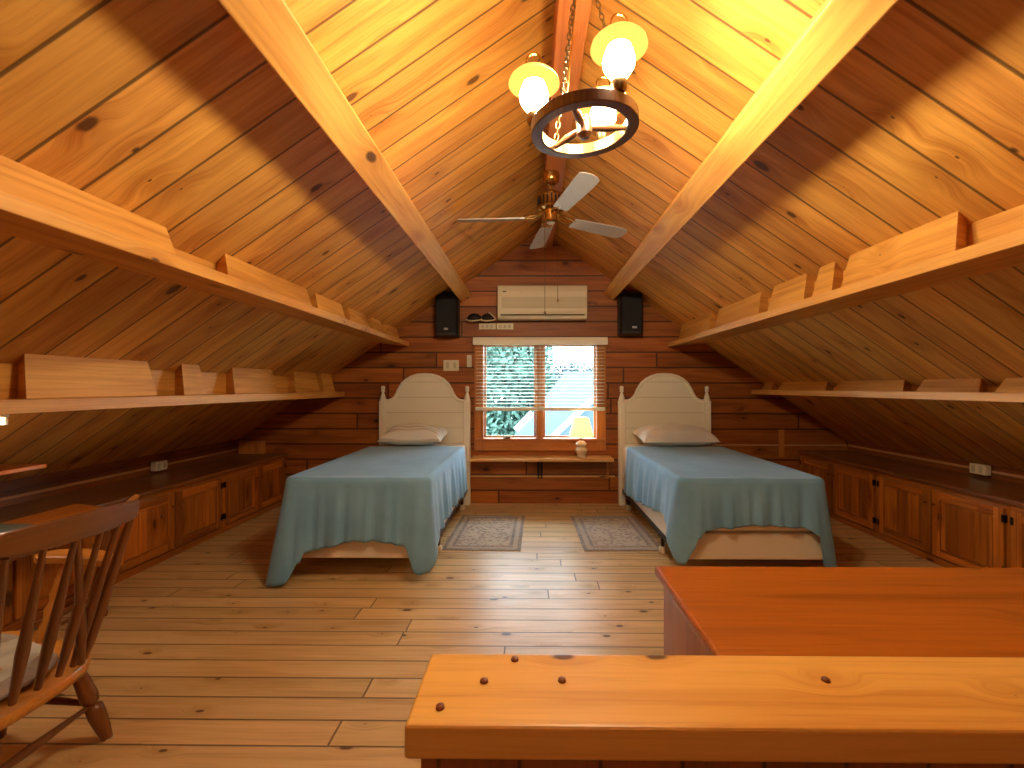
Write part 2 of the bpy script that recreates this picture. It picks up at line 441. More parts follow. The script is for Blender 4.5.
ledge(-1, -1.376, 1.832, [(YF, 1.82), (2.12, 2.96), (3.03, 3.50), (3.58, 4.03), (4.12, 4.42), (4.52, 4.95)],
      'long upper pine ledge with cut filler blocks on the roof slope over the desk side')
ledge(1, 1.562, 1.822, [(YF, 1.50), (1.72, 2.36), (2.42, 2.60), (2.67, 3.08), (3.2, 3.96), (4.08, 4.92)],
      'long upper pine ledge with cut filler blocks on the roof slope above the dresser side')
ledge(-1, -2.116, 1.268, [(YF, 1.78), (1.90, 2.58), (2.78, 2.98), (3.26, 3.82), (4.12, 4.6), (4.68, 4.95)],
      'long lower pine ledge under the roof slope above the cabinets by the desk', .06, .06)
ledge(1, 2.50, 1.29, [(YF, 2.48), (2.56, 2.98), (3.08, 3.78), (3.88, 4.62), (4.74, 4.95)],
      'long lower pine ledge under the roof slope above the cabinets beyond the dresser', .05, .05)

# ------------------------------------------------------------------ built-in cabinets
def cab_unit(side, xf, y0, y1, ztop, label):
    """a two-door base cabinet whose face looks into the room"""
    s = -side                                     # direction of the room from the face
    t = thing('base_cabinet', label, 'cabinet', (xf, (y0+y1)/2, 0), 0, 'built-in base cabinets')
    xb = (XL+.005 if side < 0 else XRT-.005)-xf
    h = (y1-y0)/2; zt = ztop-.032
    m = MB((0, 0, 1))
    lo, hi = sorted((0, xb))
    fx = sorted((0, -s*.02))
    m.box((lo if s > 0 else .02, -h+.001, .0), (hi if s < 0 else -.02, h-.001, zt-.001))
    m.box((fx[0], -h+.001, 0), (fx[1], h-.001, .055), grain=(0, 1, 0))
    m.box((fx[0], -h+.001, zt-.045), (fx[1], h-.001, zt-.001), grain=(0, 1, 0))
    for ya, yb in ((-h+.001, -h+.035), (h-.035, h-.001), (-.022, .022)):
        m.box((fx[0], ya, .055), (fx[1], yb, zt-.045))
    m.obj('cabinet_box', 'cab', t)
    pl = sorted((s*.0015, s*.012))
    MB((0, 1, 0)).box((pl[0], -h+.001, .0), (pl[1], h-.001, .05)).obj('plinth', 'cab', t, bevel=.004)
    za, zb = .065, zt-.035
    for k in (-1, 1):
        ya, yb = (-h+.022, -.008) if k < 0 else (.008, h-.022)
        d = MB((0, 0, 1))
        x1, x2, x3 = sorted((s*.002, s*.014)), sorted((s*.002, s*.024)), sorted((s*.002, s*.019))
        w = .062
        d.box((x2[0], ya, za), (x2[1], ya+w, zb)); d.box((x2[0], yb-w, za), (x2[1], yb, zb))
        d.box((x2[0], ya+w, za), (x2[1], yb-w, za+w), grain=(0, 1, 0)); d.box((x2[0], ya+w, zb-w), (x2[1], yb-w, zb), grain=(0, 1, 0))
        d.box((x1[0], ya+w, za+w), (x1[1], yb-w, zb-w))
        n = 3; pw = (yb-ya-2*w-.02)/n
        for i in range(n):
            d.box((x3[0], ya+w+.01+i*pw+.0015, za+w+.012), (x3[1], ya+w+.01+(i+1)*pw-.0015, zb-w-.012))
        door = d.obj('door', 'cabdoor', t, bevel=.004)
        yk = -.035 if k < 0 else .035
        kb = MB().lathe([(0, -.001), (.005, 0), (.005, .010), (.010, .014), (.011, .019), (.007, .023), (0, .024)], (s*.024, yk, zb-.10), 12,
                        M.Rotation(R(90*s), 4, 'Y'))
        kb.obj('knob', 'brass', door, smooth=True)
        yh = ya+.004 if k < 0 else yb-.004
        for zz in (za+.06, zb-.09):
            hx = sorted((s*.004, s*.027))
            MB().box((hx[0], yh-.012, zz), (hx[1], yh+.008, zz+.05)).obj('hinge', 'iron', door, bevel=.003)
    return t
ZL, ZRW = .565, .612
for (a, b, lab) in ((3.945, 4.975, 'two-door pine base cabinet in the corner beside the bed with the floor-length blanket'),
                    (2.875, 3.945, 'two-door pine base cabinet just beyond the end of the desk'),
                    (1.80, 2.875, 'two-door pine base cabinet in the shade behind the desk'),
                    (.73, 1.80, 'two-door pine base cabinet hidden behind the armchair')):
    cab_unit(-1, -2.787, a, b, ZL, lab)
for (a, b, lab) in ((3.88, 4.975, 'two-door dark pine base cabinet in the corner behind the bed nearer the dresser'),
                    (2.82, 3.88, 'two-door dark pine base cabinet with striped grain doors, past the dresser top'),
                    (1.76, 2.82, 'two-door dark pine base cabinet level with the dresser, cut by the frame edge')):
    cab_unit(1, 3.04, a, b, ZRW, lab)
o = MB((0, 1, 0)).box((XL+.004, .72, ZL-.03), (-2.757, YB-.004, ZL)).obj('worktop', 'worktop', bevel=.005)
tag(o, 'long dark pine worktop running over the cabinets behind the desk', 'worktop')
o = MB((0, 1, 0)).box((3.01, 1.75, ZRW-.03), (XRT-.004, YB-.004, ZRW)).obj('worktop', 'worktop', bevel=.005)
tag(o, 'long dark pine worktop over the cabinets on the dresser side', 'worktop')
for side, z, y, ya, lab1, lab2 in ((-1, .615, 3.86, .72, 'thin tan cable raceway along the knee wall above the worktop behind the desk', 'cream surface outlet box on the raceway above the cabinets past the desk'),
                               (1, .665, 3.50, 1.75, 'thin tan cable raceway along the knee wall above the dark worktop on the dresser side', 'cream surface outlet box on the raceway above the dark cabinets on the dresser side')):
    x = XL if side < 0 else XRT; i = -side
    xs = sorted((x, x+i*.016))
    o = MB((0, 1, 0)).box((xs[0], ya, z-.009), (xs[1], YB-.02, z+.009)).obj('cable_raceway', 'raceway', bevel=.003)
    tag(o, lab1, 'cable raceway')
    t = thing('outlet_box', lab2, 'outlet', (x+i*.017, y, z))
    xs = sorted((0, i*.05))
    MB().box((xs[0], -.062, -.03), (xs[1], .062, .05)).obj('box_body', 'ivory', t, bevel=.006)
    xs = sorted((i*.0505, i*.0535))
    for yy in (-.035, .035): MB().box((xs[0], yy*.8-.014, -.015), (xs[1], yy*.8+.014, .035)).obj('socket', 'ivory2', t, bevel=.001)
o = MB((0, 0, 1)).box((XL+.03, 4.93, ZL+.001), (-3.01, 4.985, ZL+.145)).obj('wood_block', 'casing', bevel=.003)
tag(o, 'short upright pine offcut standing on the worktop in the back corner', 'wood block')

# ------------------------------------------------------------------ window, blind, outside
w = thing('window_1', 'wide pine-framed double window in the gable wall', 'window', (.1125, YB, 0)); w['kind'] = 'structure'
for k in ('label', 'category'): del w[k]
cx = .1125
def bx(name, a, b, mat, parent, bev=.004, grain=(1, 0, 0)):
    return MB(grain).box((a[0]-cx, a[1]-YB, a[2]), (b[0]-cx, b[1]-YB, b[2])).obj(name, mat, parent, bevel=bev)
y1 = YB-.035
bx('window_casing', (-.63, y1, .60), (WX0+.005, YB, 1.88), 'casing', w, grain=(0, 0, 1))
bx('window_casing', (WX1-.005, y1, .60), (.855, YB, 1.88), 'casing', w, grain=(0, 0, 1))
bx('window_casing', (WX0+.005, y1, WZ1-.005), (WX1-.005, YB, 1.88), 'casing', w)
bx('window_casing', (WX0+.005, y1, .60), (WX1-.005, YB, WZ0+.005), 'casing', w)
bx('window_sill', (-.61, YB-.06, WZ0-.02), (.835, YB-.036, WZ0+.004), 'casing', w)
bx('mullion', (.068, YB-.03, WZ0+.006), (.15, YB+.06, WZ1-.006), 'casing', w, grain=(0, 0, 1))
for a, b in ((WX0+.006, .067), (.151, WX1-.006)):
    s = MB(); z0, z1 = WZ0+.007, WZ1-.007; f = .022
    for (p, q) in (((a, z0), (a+f, z1)), ((b-f, z0), (b, z1)), ((a+f, z0), (b-f, z0+f)), ((a+f, z1-f), (b-f, z1))):
        s.box((p[0]-cx, .02, p[1]), (q[0]-cx, .055, q[1]))
    so = s.obj('sash', 'casing', w, bevel=.003)
    MB().box((a+f-cx, .035, z0+f), (b-f-cx, .039, z1-f)).obj('pane', 'glass', so)
cr = MB(); cr.box((-.30-cx, -.05, WZ0+.005), (-.22-cx, -.02, WZ0+.02)); cr.tube([(-.27-cx, -.055, WZ0+.02), (-.22-cx, -.07, WZ0+.026), (-.19-cx, -.075, WZ0+.02)], .006)
cr.obj('crank_handle', 'bronze', w, smooth=True)

yb = YB-.075
t = thing('window_blind', 'white slatted blind half lowered over the pine window', 'blind', (.113, yb, 1.79))
MB().prism([(-.045, .0), (.034, .0), (.034, .085), (-.028, .085), (-.045, .05)], 0, -.75, .75).obj('valance', 'white', t, bevel=.004)
n = 17; zt, zb_ = -.035, -.655
for i in range(n):
    z = zt+(zb_-zt)*i/(n-1)
    mm = M.Translation((0, 0, z)) @ M.Rotation(R(6), 4, 'X')
    MB().box((-.715, -.024, -.0015), (.715, .024, .0015), mm).obj('slat', 'blindm', t)
MB().box((-.722, -.026, -.735), (.722, .026, -.695)).obj('bottom_rail', 'white', t, bevel=.006)
for x in (-.60, 0, .60):
    c = MB()
    for y in (-.027, .027): c.tube([(x, y, 0), (x, y, -.70)], .0016, 6)
    c.obj('ladder_cord', 'white', t)

# outside the window
o = box((-25, YB+1.2, -3.3), (25, 60, -3.0)).obj('lawn', 'lawn'); o.name = 'ground'; struct(o)
def foliage(name, centres, mat, nleaf, size, label, trunk):
    t = thing(name, label, 'tree', trunk)
    m = MB(); T_ = V(trunk)
    tot = sum(r**2 for _, r in centres)
    for c, r in centres:
        for _ in range(int(nleaf*r*r/tot)):
            d = V((random.gauss(0, 1), random.gauss(0, 1), random.gauss(0, 1))).normalized()
            p = V(c)-T_+d*r*random.uniform(.45, 1.05)
            a = V((random.uniform(-1, 1), random.uniform(-1, 1), random.uniform(-1, 1))).normalized()
            b = a.cross(d+V((.01, .02, .03))).normalized(); s = size*random.uniform(.6, 1.3)
            m.add([p-a*s, p+b*s*.45, p+a*s, p-b*s*.45], [(0, 1, 2, 3)])
    m.obj('foliage', mat, t)
    k = MB(); top = V(centres[0][0])-T_
    k.tube([(0, 0, 0), (top.x*.5, top.y*.5, top.z*.5), tuple(top)], [.28, .2, .08], 10)
    k.obj('trunk', 'bark', t, smooth=True)
foliage('garden_tree', [((-1.2, 13.5, 1.2), 1.6), ((-.4, 13.2, 1.9), 1.1), ((.3, 13.4, 1.1), .75), ((-1.0, 13.2, 2.9), 1.1), ((.1, 13.5, 2.3), .6), ((-2.6, 13.8, 1.4), 1.4), ((-1.0, 13., -.3), 1.3), ((.35, 13.6, .4), .5), ((-2.2, 13.4, -.4), 1.1), ((-.1, 13.3, .3), .8)],
        'leaf', 22000, .10, 'leafy green tree outside the window filling its left panes', (-1.2, 13.5, -3.0))
foliage('distant_tree', [((3.2, 34, 1.9), 1.5), ((5.4, 35, 1.9), 1.6), ((1.4, 34, 1.6), 1.3)], 'leaf2', 3000, .2, 'pale distant treetops above the neighbouring roof seen through the window', (3.2, 34, -3.0))
t = thing('neighbour_house', 'blue-grey roofed neighbouring house with white rake boards, outside the window', 'house', (1.2, 10, -3))
L = lambda x, y, z: (x-1.2, y-10, z+3)
q = [L(-.45, 9.4, .15), L(3.6, 9.4, .15), L(3.6, 11.6, 1.72), L(.93, 11.6, 1.72)]
dn = V((0, .04, -.06))
MB().add(q+[tuple(V(p)+dn) for p in q], [(0, 1, 2, 3), (7, 6, 5, 4), (0, 4, 5, 1), (1, 5, 6, 2), (2, 6, 7, 3), (3, 7, 4, 0)]).obj('roof', 'shingle', t)
m = MB(); m.add([L(-.35, 9.6, -3), L(3.5, 9.6, -3), L(3.5, 9.6, .18), L(-.35, 9.6, .18), L(.9, 11.7, -3), L(3.5, 11.7, -3), L(3.5, 11.7, 1.6), L(.9, 11.7, 1.6)],
                [(0, 1, 2, 3), (5, 4, 7, 6), (4, 0, 3, 7), (1, 5, 6, 2)]).obj('wall', 'siding', t)
def rake(p, q, wd, parent): 
    d = (V(q)-V(p)).normalized(); u = V((0, 0, 1)).cross(d).normalized(); nn = d.cross(u)
    vs = []
    for e in (V(p), V(q)):
        vs += [e+u*.02+nn*wd, e-u*.02+nn*wd, e-u*.02-nn*wd, e+u*.02-nn*wd]
    MB().add(vs, [(0, 1, 2, 3), (7, 6, 5, 4), (0, 4, 5, 1), (1, 5, 6, 2), (2, 6, 7, 3), (3, 7, 4, 0)]).obj('rake_board', 'trimw', parent)
rake(L(.36, 8.9, .22), L(1.45, 8.9, 1.25), .055, t)
rake(L(-.30, 9.2, .42), L(.05, 9.25, .78), .06, t)
q = [L(.38, 8.92, .15), L(3.4, 8.92, .15), L(3.4, 9.2, 1.22), L(1.45, 8.98, 1.22)]
MB().add(q+[tuple(V(p)+dn) for p in q], [(0, 1, 2, 3), (7, 6, 5, 4), (0, 4, 5, 1), (1, 5, 6, 2), (2, 6, 7, 3), (3, 7, 4, 0)]).obj('dormer_roof', 'shingle', t)

# ------------------------------------------------------------------ beds
BED_H = .70
def bed(cxx, label):
    t = thing('single_bed', label, 'bed', (cxx, YB-.02, 0), 0, 'twin beds')
    # headboard (local y: 0 = wall side, negative toward the room)
    hb = [(0, 1.466), (.08, 1.461), (.15, 1.441), (.21, 1.408), (.26, 1.360), (.295, 1.300), (.32, 1.245), (.345, 1.205), (.375, 1.183), (.41, 1.172), (.44, 1.170)]
    top = [(-x, z) for x, z in hb[::-1]]+hb[1:]
    pts = []
    for i in range(len(top)-1):
        (a, b), (c, d) = top[i], top[i+1]
        for k in range(3): pts.append((a+(c-a)*k/3, b+(d-b)*k/3))
    pts.append(top[-1])
    m = MB()
    vs = []
    for yy in (-.045, -.02):
        vs += [(x, yy, .30) for x, z in pts]+[(x, yy, z) for x, z in pts]
    n = len(pts); fs = []
    for i in range(n-1):
        fs.append((i, i+1, n+i+1, n+i)); fs.append((2*n+i+1, 2*n+i, 3*n+i, 3*n+i+1))
        fs.append((n+i, n+i+1, 3*n+i+1, 3*n+i)); fs.append((i+1, i, 2*n+i, 2*n+i+1))
    m.add(vs, fs)
    head = m.obj('headboard', 'whiteplank', t)
    m = MB()
    m.tube([(x, -.043, z-.008) for x, z in pts], .019, 8)
    m.obj('arch_molding', 'white', head, smooth=True)
    for sx in (-1, 1):
        x = sx*.475
        p = MB((0, 0, 1)).box((x-.037, -.07, 0), (x+.037, 0, 1.165)).obj('post', 'white', t, bevel=.008)
        MB().lathe([(.036, 1.166), (.034, 1.185), (.020, 1.235), (.014, 1.25), (.013, 1.262), (.023, 1.27), (.024, 1.28), (.018, 1.286), (.022, 1.296), (.024, 1.315), (.018, 1.33), (.0, 1.333)], (x, -.035, 0), 14).obj('finial', 'white', p, smooth=True)
    hw = .478; y0, y1 = -.085, -2.0
    fr = MB((0, 1, 0))
    for sx in (-1, 1):
        fr.box((sx*(hw-.02)-.018, y1+.06, .15), (sx*(hw-.02)+.018, y0, .155)); fr.box((sx*hw-.004, y1+.06, .15), (sx*hw+.004, y0, .195))
    for yy in (-.24, -1.46): fr.box((-hw, yy-.015, .135), (hw, yy+.015, .15), grain=(1, 0, 0))
    fr.obj('steel_frame', 'steel', t)
    for yy in (-.24, -1.46):
        for sx in (-1, 1):
            l = MB((0, 0, 1)).box((sx*(hw-.03)-.012, yy-.012, .05), (sx*(hw-.03)+.012, yy+.012, .149)).obj('leg', 'steel', t)
            MB().lathe([(0, 0), (.026, .0), (.032, .006), (.030, .04), (.02, .052), (.012, .056), (0, .056)], (sx*(hw-.03), yy, 0), 14).obj('glide_foot', 'caster', l, smooth=True)
    MB((0, 1, 0)).box((-hw, y1, .157), (hw, y0, .335)).obj('box_spring', 'box', t, bevel=.012, seg=3)
    MB((0, 1, 0)).box((-hw-.004, y1-.004, .336), (hw+.004, y0, BED_H-.008)).obj('mattress', 'matt', t, bevel=.05, seg=5)
    return t
T = NT('white_plank_paint')
o = T.node('ShaderNodeTexCoord').outputs['Object']; sp = T.node('ShaderNodeSeparateXYZ'); T.l.new(o, sp.inputs[0])
fr = T.math('FRACT', T.math('DIVIDE', sp.outputs[2], .172))
e = T.math('MINIMUM', fr, T.math('SUBTRACT', 1., fr)); sm = T.smooth(e, .006, .026, 1., 0.)
T.l.new(T.mix(T.math('MULTIPLY', sm, .55), T.mix(T.noise(o, 5., 2.), rgb(244, 237, 216), rgb(234, 226, 202)), rgb(150, 128, 96)), T.b.inputs['Base Color'])
T.b.inputs['Roughness'].default_value = .42; T.bump(T.math('MULTIPLY', sm, -1.), .5, .004)
MAT['whiteplank'] = T.m
CL, CR = -1.182, 1.503
bed(CL, 'white arched-headboard single bed with steel frame on the desk side of the window')
bed(CR, 'white arched-headboard single bed with steel frame on the dresser side of the window')

def lerp_table(tab, s):
    for (a, va), (b, vb) in zip(tab, tab[1:]):
        if s <= b:
            t = (s-a)/(b-a) if b > a else 0
            t = t*t*(3-2*t)*.15+t*.85
            return va+(vb-va)*t
    return tab[-1][1]
def blanket(cxx, table, label, seed, corner_out):
    """cloth over the mattress: a top sheet joined to a skirt that hangs from its outline.
    table: hem height along the outline, s = 0 head/left ... 1 foot-left ... 2 foot-right ... 3 head/right"""
    rnd = random.Random(seed)
    hw, yh, yf, rc = .490, -.42, -2.012, .075
    out = []                                    # (x, y, nx, ny, s)
    nS, nC, nF = 56, 10, 44
    for i in range(nS+1):
        k = i/nS; out.append((-hw, yh+(yf+rc-yh)*k, -1, 0, .96*k))
    for i in range(1, nC):
        a = math.pi+math.pi/2*i/nC; out.append((-hw+rc+rc*math.cos(a), yf+rc+rc*math.sin(a), math.cos(a), math.sin(a), .96+.08*i/nC))
    for i in range(nF+1):
        k = i/nF; out.append((-hw+rc+(2*hw-2*rc)*k, yf, 0, -1, 1.04+.92*k))
    for i in range(1, nC):
        a = 1.5*math.pi+math.pi/2*i/nC; out.append((hw-rc+rc*math.cos(a), yf+rc+rc*math.sin(a), math.cos(a), math.sin(a), 1.96+.08*i/nC))
    for i in range(nS+1):
        k = i/nS; out.append((hw, yf+rc+(yh-yf-rc)*k, 1, 0, 2.04+.96*k))
    ztop = BED_H+.006
    ph = [rnd.uniform(0, 6.28) for _ in range(6)]
    rows = []
    J = 26; re = .035
    inner = [.0, .25, .5, .7, .85, .94]          # from spine to outline
    for q in inner:
        row = []
        for (x, y, nx, ny, s) in out:
            sy = min(max(y, yf+hw*.9), yh-.0); sy = round(sy, 5)
            px, py = x*q, sy+(y-sy)*q
            z = ztop+.003*math.sin(px*9+ph[0]+py*3)*math.sin(py*5+ph[1])+.0015*math.sin(px*21-py*13+ph[2])
            z -= .004*max(0, q-.8)*5
            row.append((px, py, z))
        rows.append(row)
    for j in range(J+1):
        row = []
        for (x, y, nx, ny, s) in out:
            hem = lerp_table(table, s)
            cn = max(0, 1-min(abs(s-1), abs(s-2))/.22)       # nearness to a foot corner
            drop = ztop-re-hem
            t = j/J
            if t < .16:
                a = t/.16*math.pi/2; o_, z = -re+re*math.sin(a)+re*.0, ztop-re+re*math.cos(a); o_ = re*math.sin(a)-re
                tt = 0
            else:
                tt = (t-.16)/.84; o_ = 0; z = ztop-re-drop*tt
            co = corner_out[0] if s < 1.5 else corner_out[1]
            fl = tt*(.016+co*cn*cn)*1.0
            arc = s*1.0
            fold = .0105*math.sin(arc*31+ph[3])+.009*math.sin(arc*53+ph[4]+tt*1.2)+.006*math.sin(arc*87+ph[5])
            if s < .95 or s > 2.05: fold *= 1.15
            amp = (tt**.8)*(1-.5*cn)
            o_ += .012+fl+fold*amp+abs(.012*amp)
            row.append((x+nx*o_, y+ny*o_, z))
        rows.append(row)
    m = MB(); m.grid(rows); m.weld = True
    o = m.obj('blanket', 'blue', None, (cxx, YB-.02, 0), smooth=True, angle=180)
    so = o.modifiers.new('thick', 'SOLIDIFY'); so.thickness = .004; so.offset = 1
    return tag(o, label, 'blanket', 'blue blankets')
blanket(CL, [(0, .22), (.5, .24), (.84, .20), (.96, .05), (1.0, .010), (1.03, .02), (1.10, .155), (1.125, .16), (1.14, .215), (1.3, .245), (1.5, .29), (1.72, .285), (1.89, .255), (1.93, .16), (1.97, .075), (2.0, .08), (2.07, .20), (2.14, .28), (2.4, .295), (3, .25)],
        'blue-grey blanket whose front corner reaches the floor, on the bed nearer the desk', 3, (.10, .03))
blanket(CR, [(0, .23), (.3, .27), (.82, .385), (.90, .33), (.955, .24), (.99, .145), (1.015, .145), (1.035, .24), (1.06, .31), (1.13, .37), (1.3, .385), (1.5, .405), (1.86, .385), (1.94, .34), (1.962, .14), (2.0, .09), (2.05, .09), (2.15, .12), (2.5, .2), (3, .22)],
        'blue-grey blanket with a high front hem baring the box spring, nearer the dresser', 8, (.03, .05))

def pillow(x, y, wd, dp, th, rz, tilt, mat, label):
    m = MB(); N = 26; K = 18
    rnd = random.Random(int(x*100)); p1, p2 = rnd.uniform(0, 6), rnd.uniform(0, 6)
    for sg in (1, -1):
        rows = []
        for i in range(N+1):
            u = -1+2*i/N; r = []
            for k in range(K+1):
                v = -1+2*k/K
                e = max(0, (1-u**4)*(1-v**4))
                h = th*(e**.45)*.5*(1-.18*(u*u+v*v)*.5)
                h += (.008*math.sin(u*7+p1+v*3)+.006*math.sin(u*3-v*9+p2))*e
                xx = u*wd/2*(1-.05*(1-v*v)*1.0); yy = v*dp/2*(1-.07*(1-u*u))
                r.append((xx, yy, sg*h*(1.15 if sg > 0 else .55)))
            rows.append(r if sg > 0 else r[::-1])
        m.grid(rows)
    o = m.obj('pillow', mat, None, smooth=True, angle=180)
    o.location = (x, y, BED_H+.088); o.rotation_euler = (R(tilt), 0, R(rz))
    return tag(o, label, 'pillow')
pillow(-1.23, 4.685, .66, .40, .22, -3, 8, 'pillowA', 'off-white pillow with faint stripes lying on the bed nearer the desk')
pillow(1.53, 4.68, .80, .42, .22, 4, 8, 'linen', 'plain white wide pillow lying on the bed nearer the dresser')

# ------------------------------------------------------------------ rugs
for x, y, rz, lab in ((-.383, 4.03, -1.5, 'small faded patterned rug beside the bed with the floor-length blanket'),
                      (.745, 4.03, 1.2, 'small faded patterned rug beside the bed nearer the dresser')):
    m = MB(); m.box((-.32, -.48, 0), (.32, .48, .007))
    o = m.obj('rug', 'rug', None, (x, y, .0005), bevel=.003); o.rotation_euler = (0, 0, R(rz)); tag(o, lab, 'rug', 'bedside rugs')

# ------------------------------------------------------------------ shelf under the window and its lamp
for x0, x1, lab in ((-.648, .106, 'pale pine wall board under the window, empty half away from the lamp'), (.112, .905, 'pale pine wall board under the window carrying the small lamp')):
    t = thing('wall_shelf', lab, 'shelf', ((x0+x1)/2, YB, .545))
    h = (x1-x0)/2
    MB().box((-h, -.25, -.032), (h, 0, 0)).obj('shelf_board', 'shelf', t, bevel=.005)
    for xx in ((h-.015,) if x0 < 0 else (-h+.015, h-.03)):
        b = MB(); b.tube([(xx, -.21, -.034), (xx+.008, -.02, -.23)], .006, 8); b.box((xx-.008, -.02, -.26), (xx+.016, -.001, -.035))
        b.obj('bracket', 'iron' if xx < 0 or x0 < 0 else 'casing', t)
t = thing('table_lamp', 'small ceramic table lamp with a lit cream shade on the shelf under the window', 'lamp', (.565, 4.86, .5455))
MB().lathe([(.0, 0), (.055, 0), (.058, .012), (.045, .022), (.052, .04), (.068, .065), (.070, .085), (.056, .105), (.048, .115), (.056, .128), (.062, .145), (.052, .165), (.03, .178), (.018, .185), (0, .185)], (0, 0, 0), 24).obj('lamp_base', 'ceramic', t, smooth=True)
MB().lathe([(0, .184), (.012, .184), (.012, .21), (.006, .215), (.006, .25), (0, .25)], (0, 0, 0), 12).obj('stem', 'brass', t, smooth=True)
MB().lathe([(.137, .23), (.126, .27), (.102, .36), (.082, .44), (.080, .44), (.100, .36), (.124, .27), (.135, .23), (.137, .23)], (0, 0, 0), 32).obj('lamp_shade', 'shadem', t, smooth=True)
MB().lathe([(0, .25), (.014, .25), (.03, .29), (.028, .315), (0, .335)], (0, 0, 0), 14).obj('bulb', 'bulb', t, smooth=True)

# ------------------------------------------------------------------ air conditioner, speakers, wall fittings
t = thing('air_conditioner', 'cream wall-mounted air conditioner above the window', 'air conditioner', (.136, YB, 2.07))
hw = .492
MB().prism([(0, 0), (0, .372), (-.16, .372), (-.178, .355), (-.185, .30), (-.185, .08), (-.172, .02), (-.14, 0)], 0, -hw, hw).obj('housing', 'ivory', t, bevel=.008)
MB().box((-hw+.045, -.1925, .115), (hw-.012, -.1855, .235)).obj('intake_grille', 'ivory2', t, bevel=.002)
m = MB()
for i in range(9): m.box((-hw+.05, -.1945, .121+i*.0128), (hw-.02, -.193, .126+i*.0128))
m.obj('grille_slat', 'ivory', t)
MB().box((-hw+.03, -.189, .034), (hw-.03, -.1855, .046)).obj('air_outlet', 'dark', t)
MB().box((-hw+.055, -.1885, .292), (-hw+.095, -.1855, .302)).obj('badge', 'dark', t, bevel=.001)
for x, z0, z1, lab in ((-.915, 1.885, 2.36, 'black wall speaker tucked under the roof beam above the bed nearer the desk'), (1.105, 1.90, 2.34, 'black wall speaker tucked under the roof beam above the bed nearer the dresser')):
    t = thing('wall_speaker', lab, 'speaker', (x, YB, z0), 0, 'wall speakers')
    h = z1-z0; pr = [(-.125, -.05), (-.125, -.19), (-.10, -.225), (.10, -.225), (.125, -.19), (.125, -.05)]
    MB().prism(pr, 2, 0, h).obj('speaker_cabinet', 'black', t, bevel=.006)
    MB().box((-.105, -.2375, .03), (.105, -.2275, h-.03)).obj('grille_cover', 'grille', t, bevel=.006)
    MB().box((-.02 if x < 0 else -.0, -.2405, .055), (.025 if x < 0 else .05, -.238, .078)).obj('badge', 'silver', t, bevel=.001)
    MB().box((-.04, -.049, .12), (.04, -.001, h-.12)).obj('bracket', 'iron', t)
t = thing('switch_plate', 'cream double switch plate on the log wall beside the window', 'switch', (-.897, YB, 1.565))
MB().box((-.088, -.008, -.062), (.088, -.0005, .062)).obj('cover_plate', 'ivory', t, bevel=.003)
for x in (-.042, .042): MB().box((x-.018, -.012, -.034), (x+.018, -.0085, .034)).obj('rocker', 'ivory2', t, bevel=.001)
t = thing('remote_holder', 'narrow cream remote control mounted upright beside the window casing', 'remote', (-.69, YB, 1.615))
MB().box((-.026, -.022, -.068), (.026, -.0005, .068)).obj('remote_body', 'ivory', t, bevel=.004)
m = MB()
for i in range(4):
    for k in (-1, 1): m.box((k*.011-.006, -.0245, -.05+i*.022), (k*.011+.006, -.0225, -.038+i*.022))
m.obj('button', 'ivory2', t)
for x, lab in ((-.483, 'small white slotted outlet plate under the dark gadget'), (-.283, 'small white slotted outlet plate under the corner of the air conditioner')):
    t = thing('outlet_plate', lab, 'outlet', (x, YB, 2.006))
    MB().box((-.095, -.03, -.034), (.095, -.0005, .034)).obj('cover_plate', 'ivory', t, bevel=.003)
    for k in (-.05, 0, .05): MB().box((k-.016, -.0335, -.018), (k+.014, -.0305, .016)).obj('socket', 'ivory2', t, bevel=.001)
t = thing('cable_bundle', 'dark tangled gadget with a pale curved lower edge on the wall beside the air conditioner', 'gadget', (-.54, YB, 2.05))
for sx, x0 in ((1, -.085), (-1, .07)):
    m = MB(); prof = [(0, -.0), (.05, .004), (.075, .02), (.07, .045), (.045, .075), (.0, .088)]
    m.lathe(prof, (x0, -.07, .012), 16, M.Diagonal((1.1, .7, 1, 1))); m.obj('dark_shell', 'black', t, smooth=True)
    m = MB(); m.tube([(x0-.085, -.09, .022), (x0-.05, -.125, .006), (x0, -.135, .004), (x0+.06, -.12, .012), (x0+.085, -.09, .03)], .008, 8); m.obj('pale_edge', 'caster', t, smooth=True)
MB().tube([(.08, -.10, .10), (.12, -.105, .07), (.155, -.10, .035)], .006, 8).obj('wire', 'caster', t, smooth=True)
MB().box((-.1, -.06, .01), (.1, -.0005, .06)).obj('wall_mount', 'iron', t)

# ------------------------------------------------------------------ ceiling fan
FX, FY = .155, 3.25; FZ = 2.60
t = thing('ceiling_fan', 'brass ceiling fan with four grey blades under the ridge beam', 'ceiling fan', (FX, FY, 2.899))
Lz = lambda z: z-2.899
MB().lathe([(0, 0), (.062, 0), (.064, -.03), (.058, -.06), (.03, -.085), (.018, -.09), (0, -.09)][::-1], (0, 0, 0), 24).obj('canopy', 'brass', t, smooth=True)
MB().lathe([(0, -.16), (.012, -.16), (.012, -.085), (0, -.085)], (0, 0, 0), 12).obj('downrod', 'brass', t, smooth=True)
MB().lathe([(0, -.275), (.05, -.275), (.095, -.268), (.105, -.255), (.098, -.245), (.098, -.185), (.104, -.178), (.085, -.16), (.03, -.15), (0, -.15)], (0, 0, 0), 32).obj('motor_housing', 'brass', t, smooth=True)
m = MB()
for k in range(20):
    a = 2*math.pi*k/20; m.box((.097, -.006, -.243), (.103, .006, -.188), M.Rotation(a, 4, 'Z'))
m.obj('vent_rib', 'iron', t)
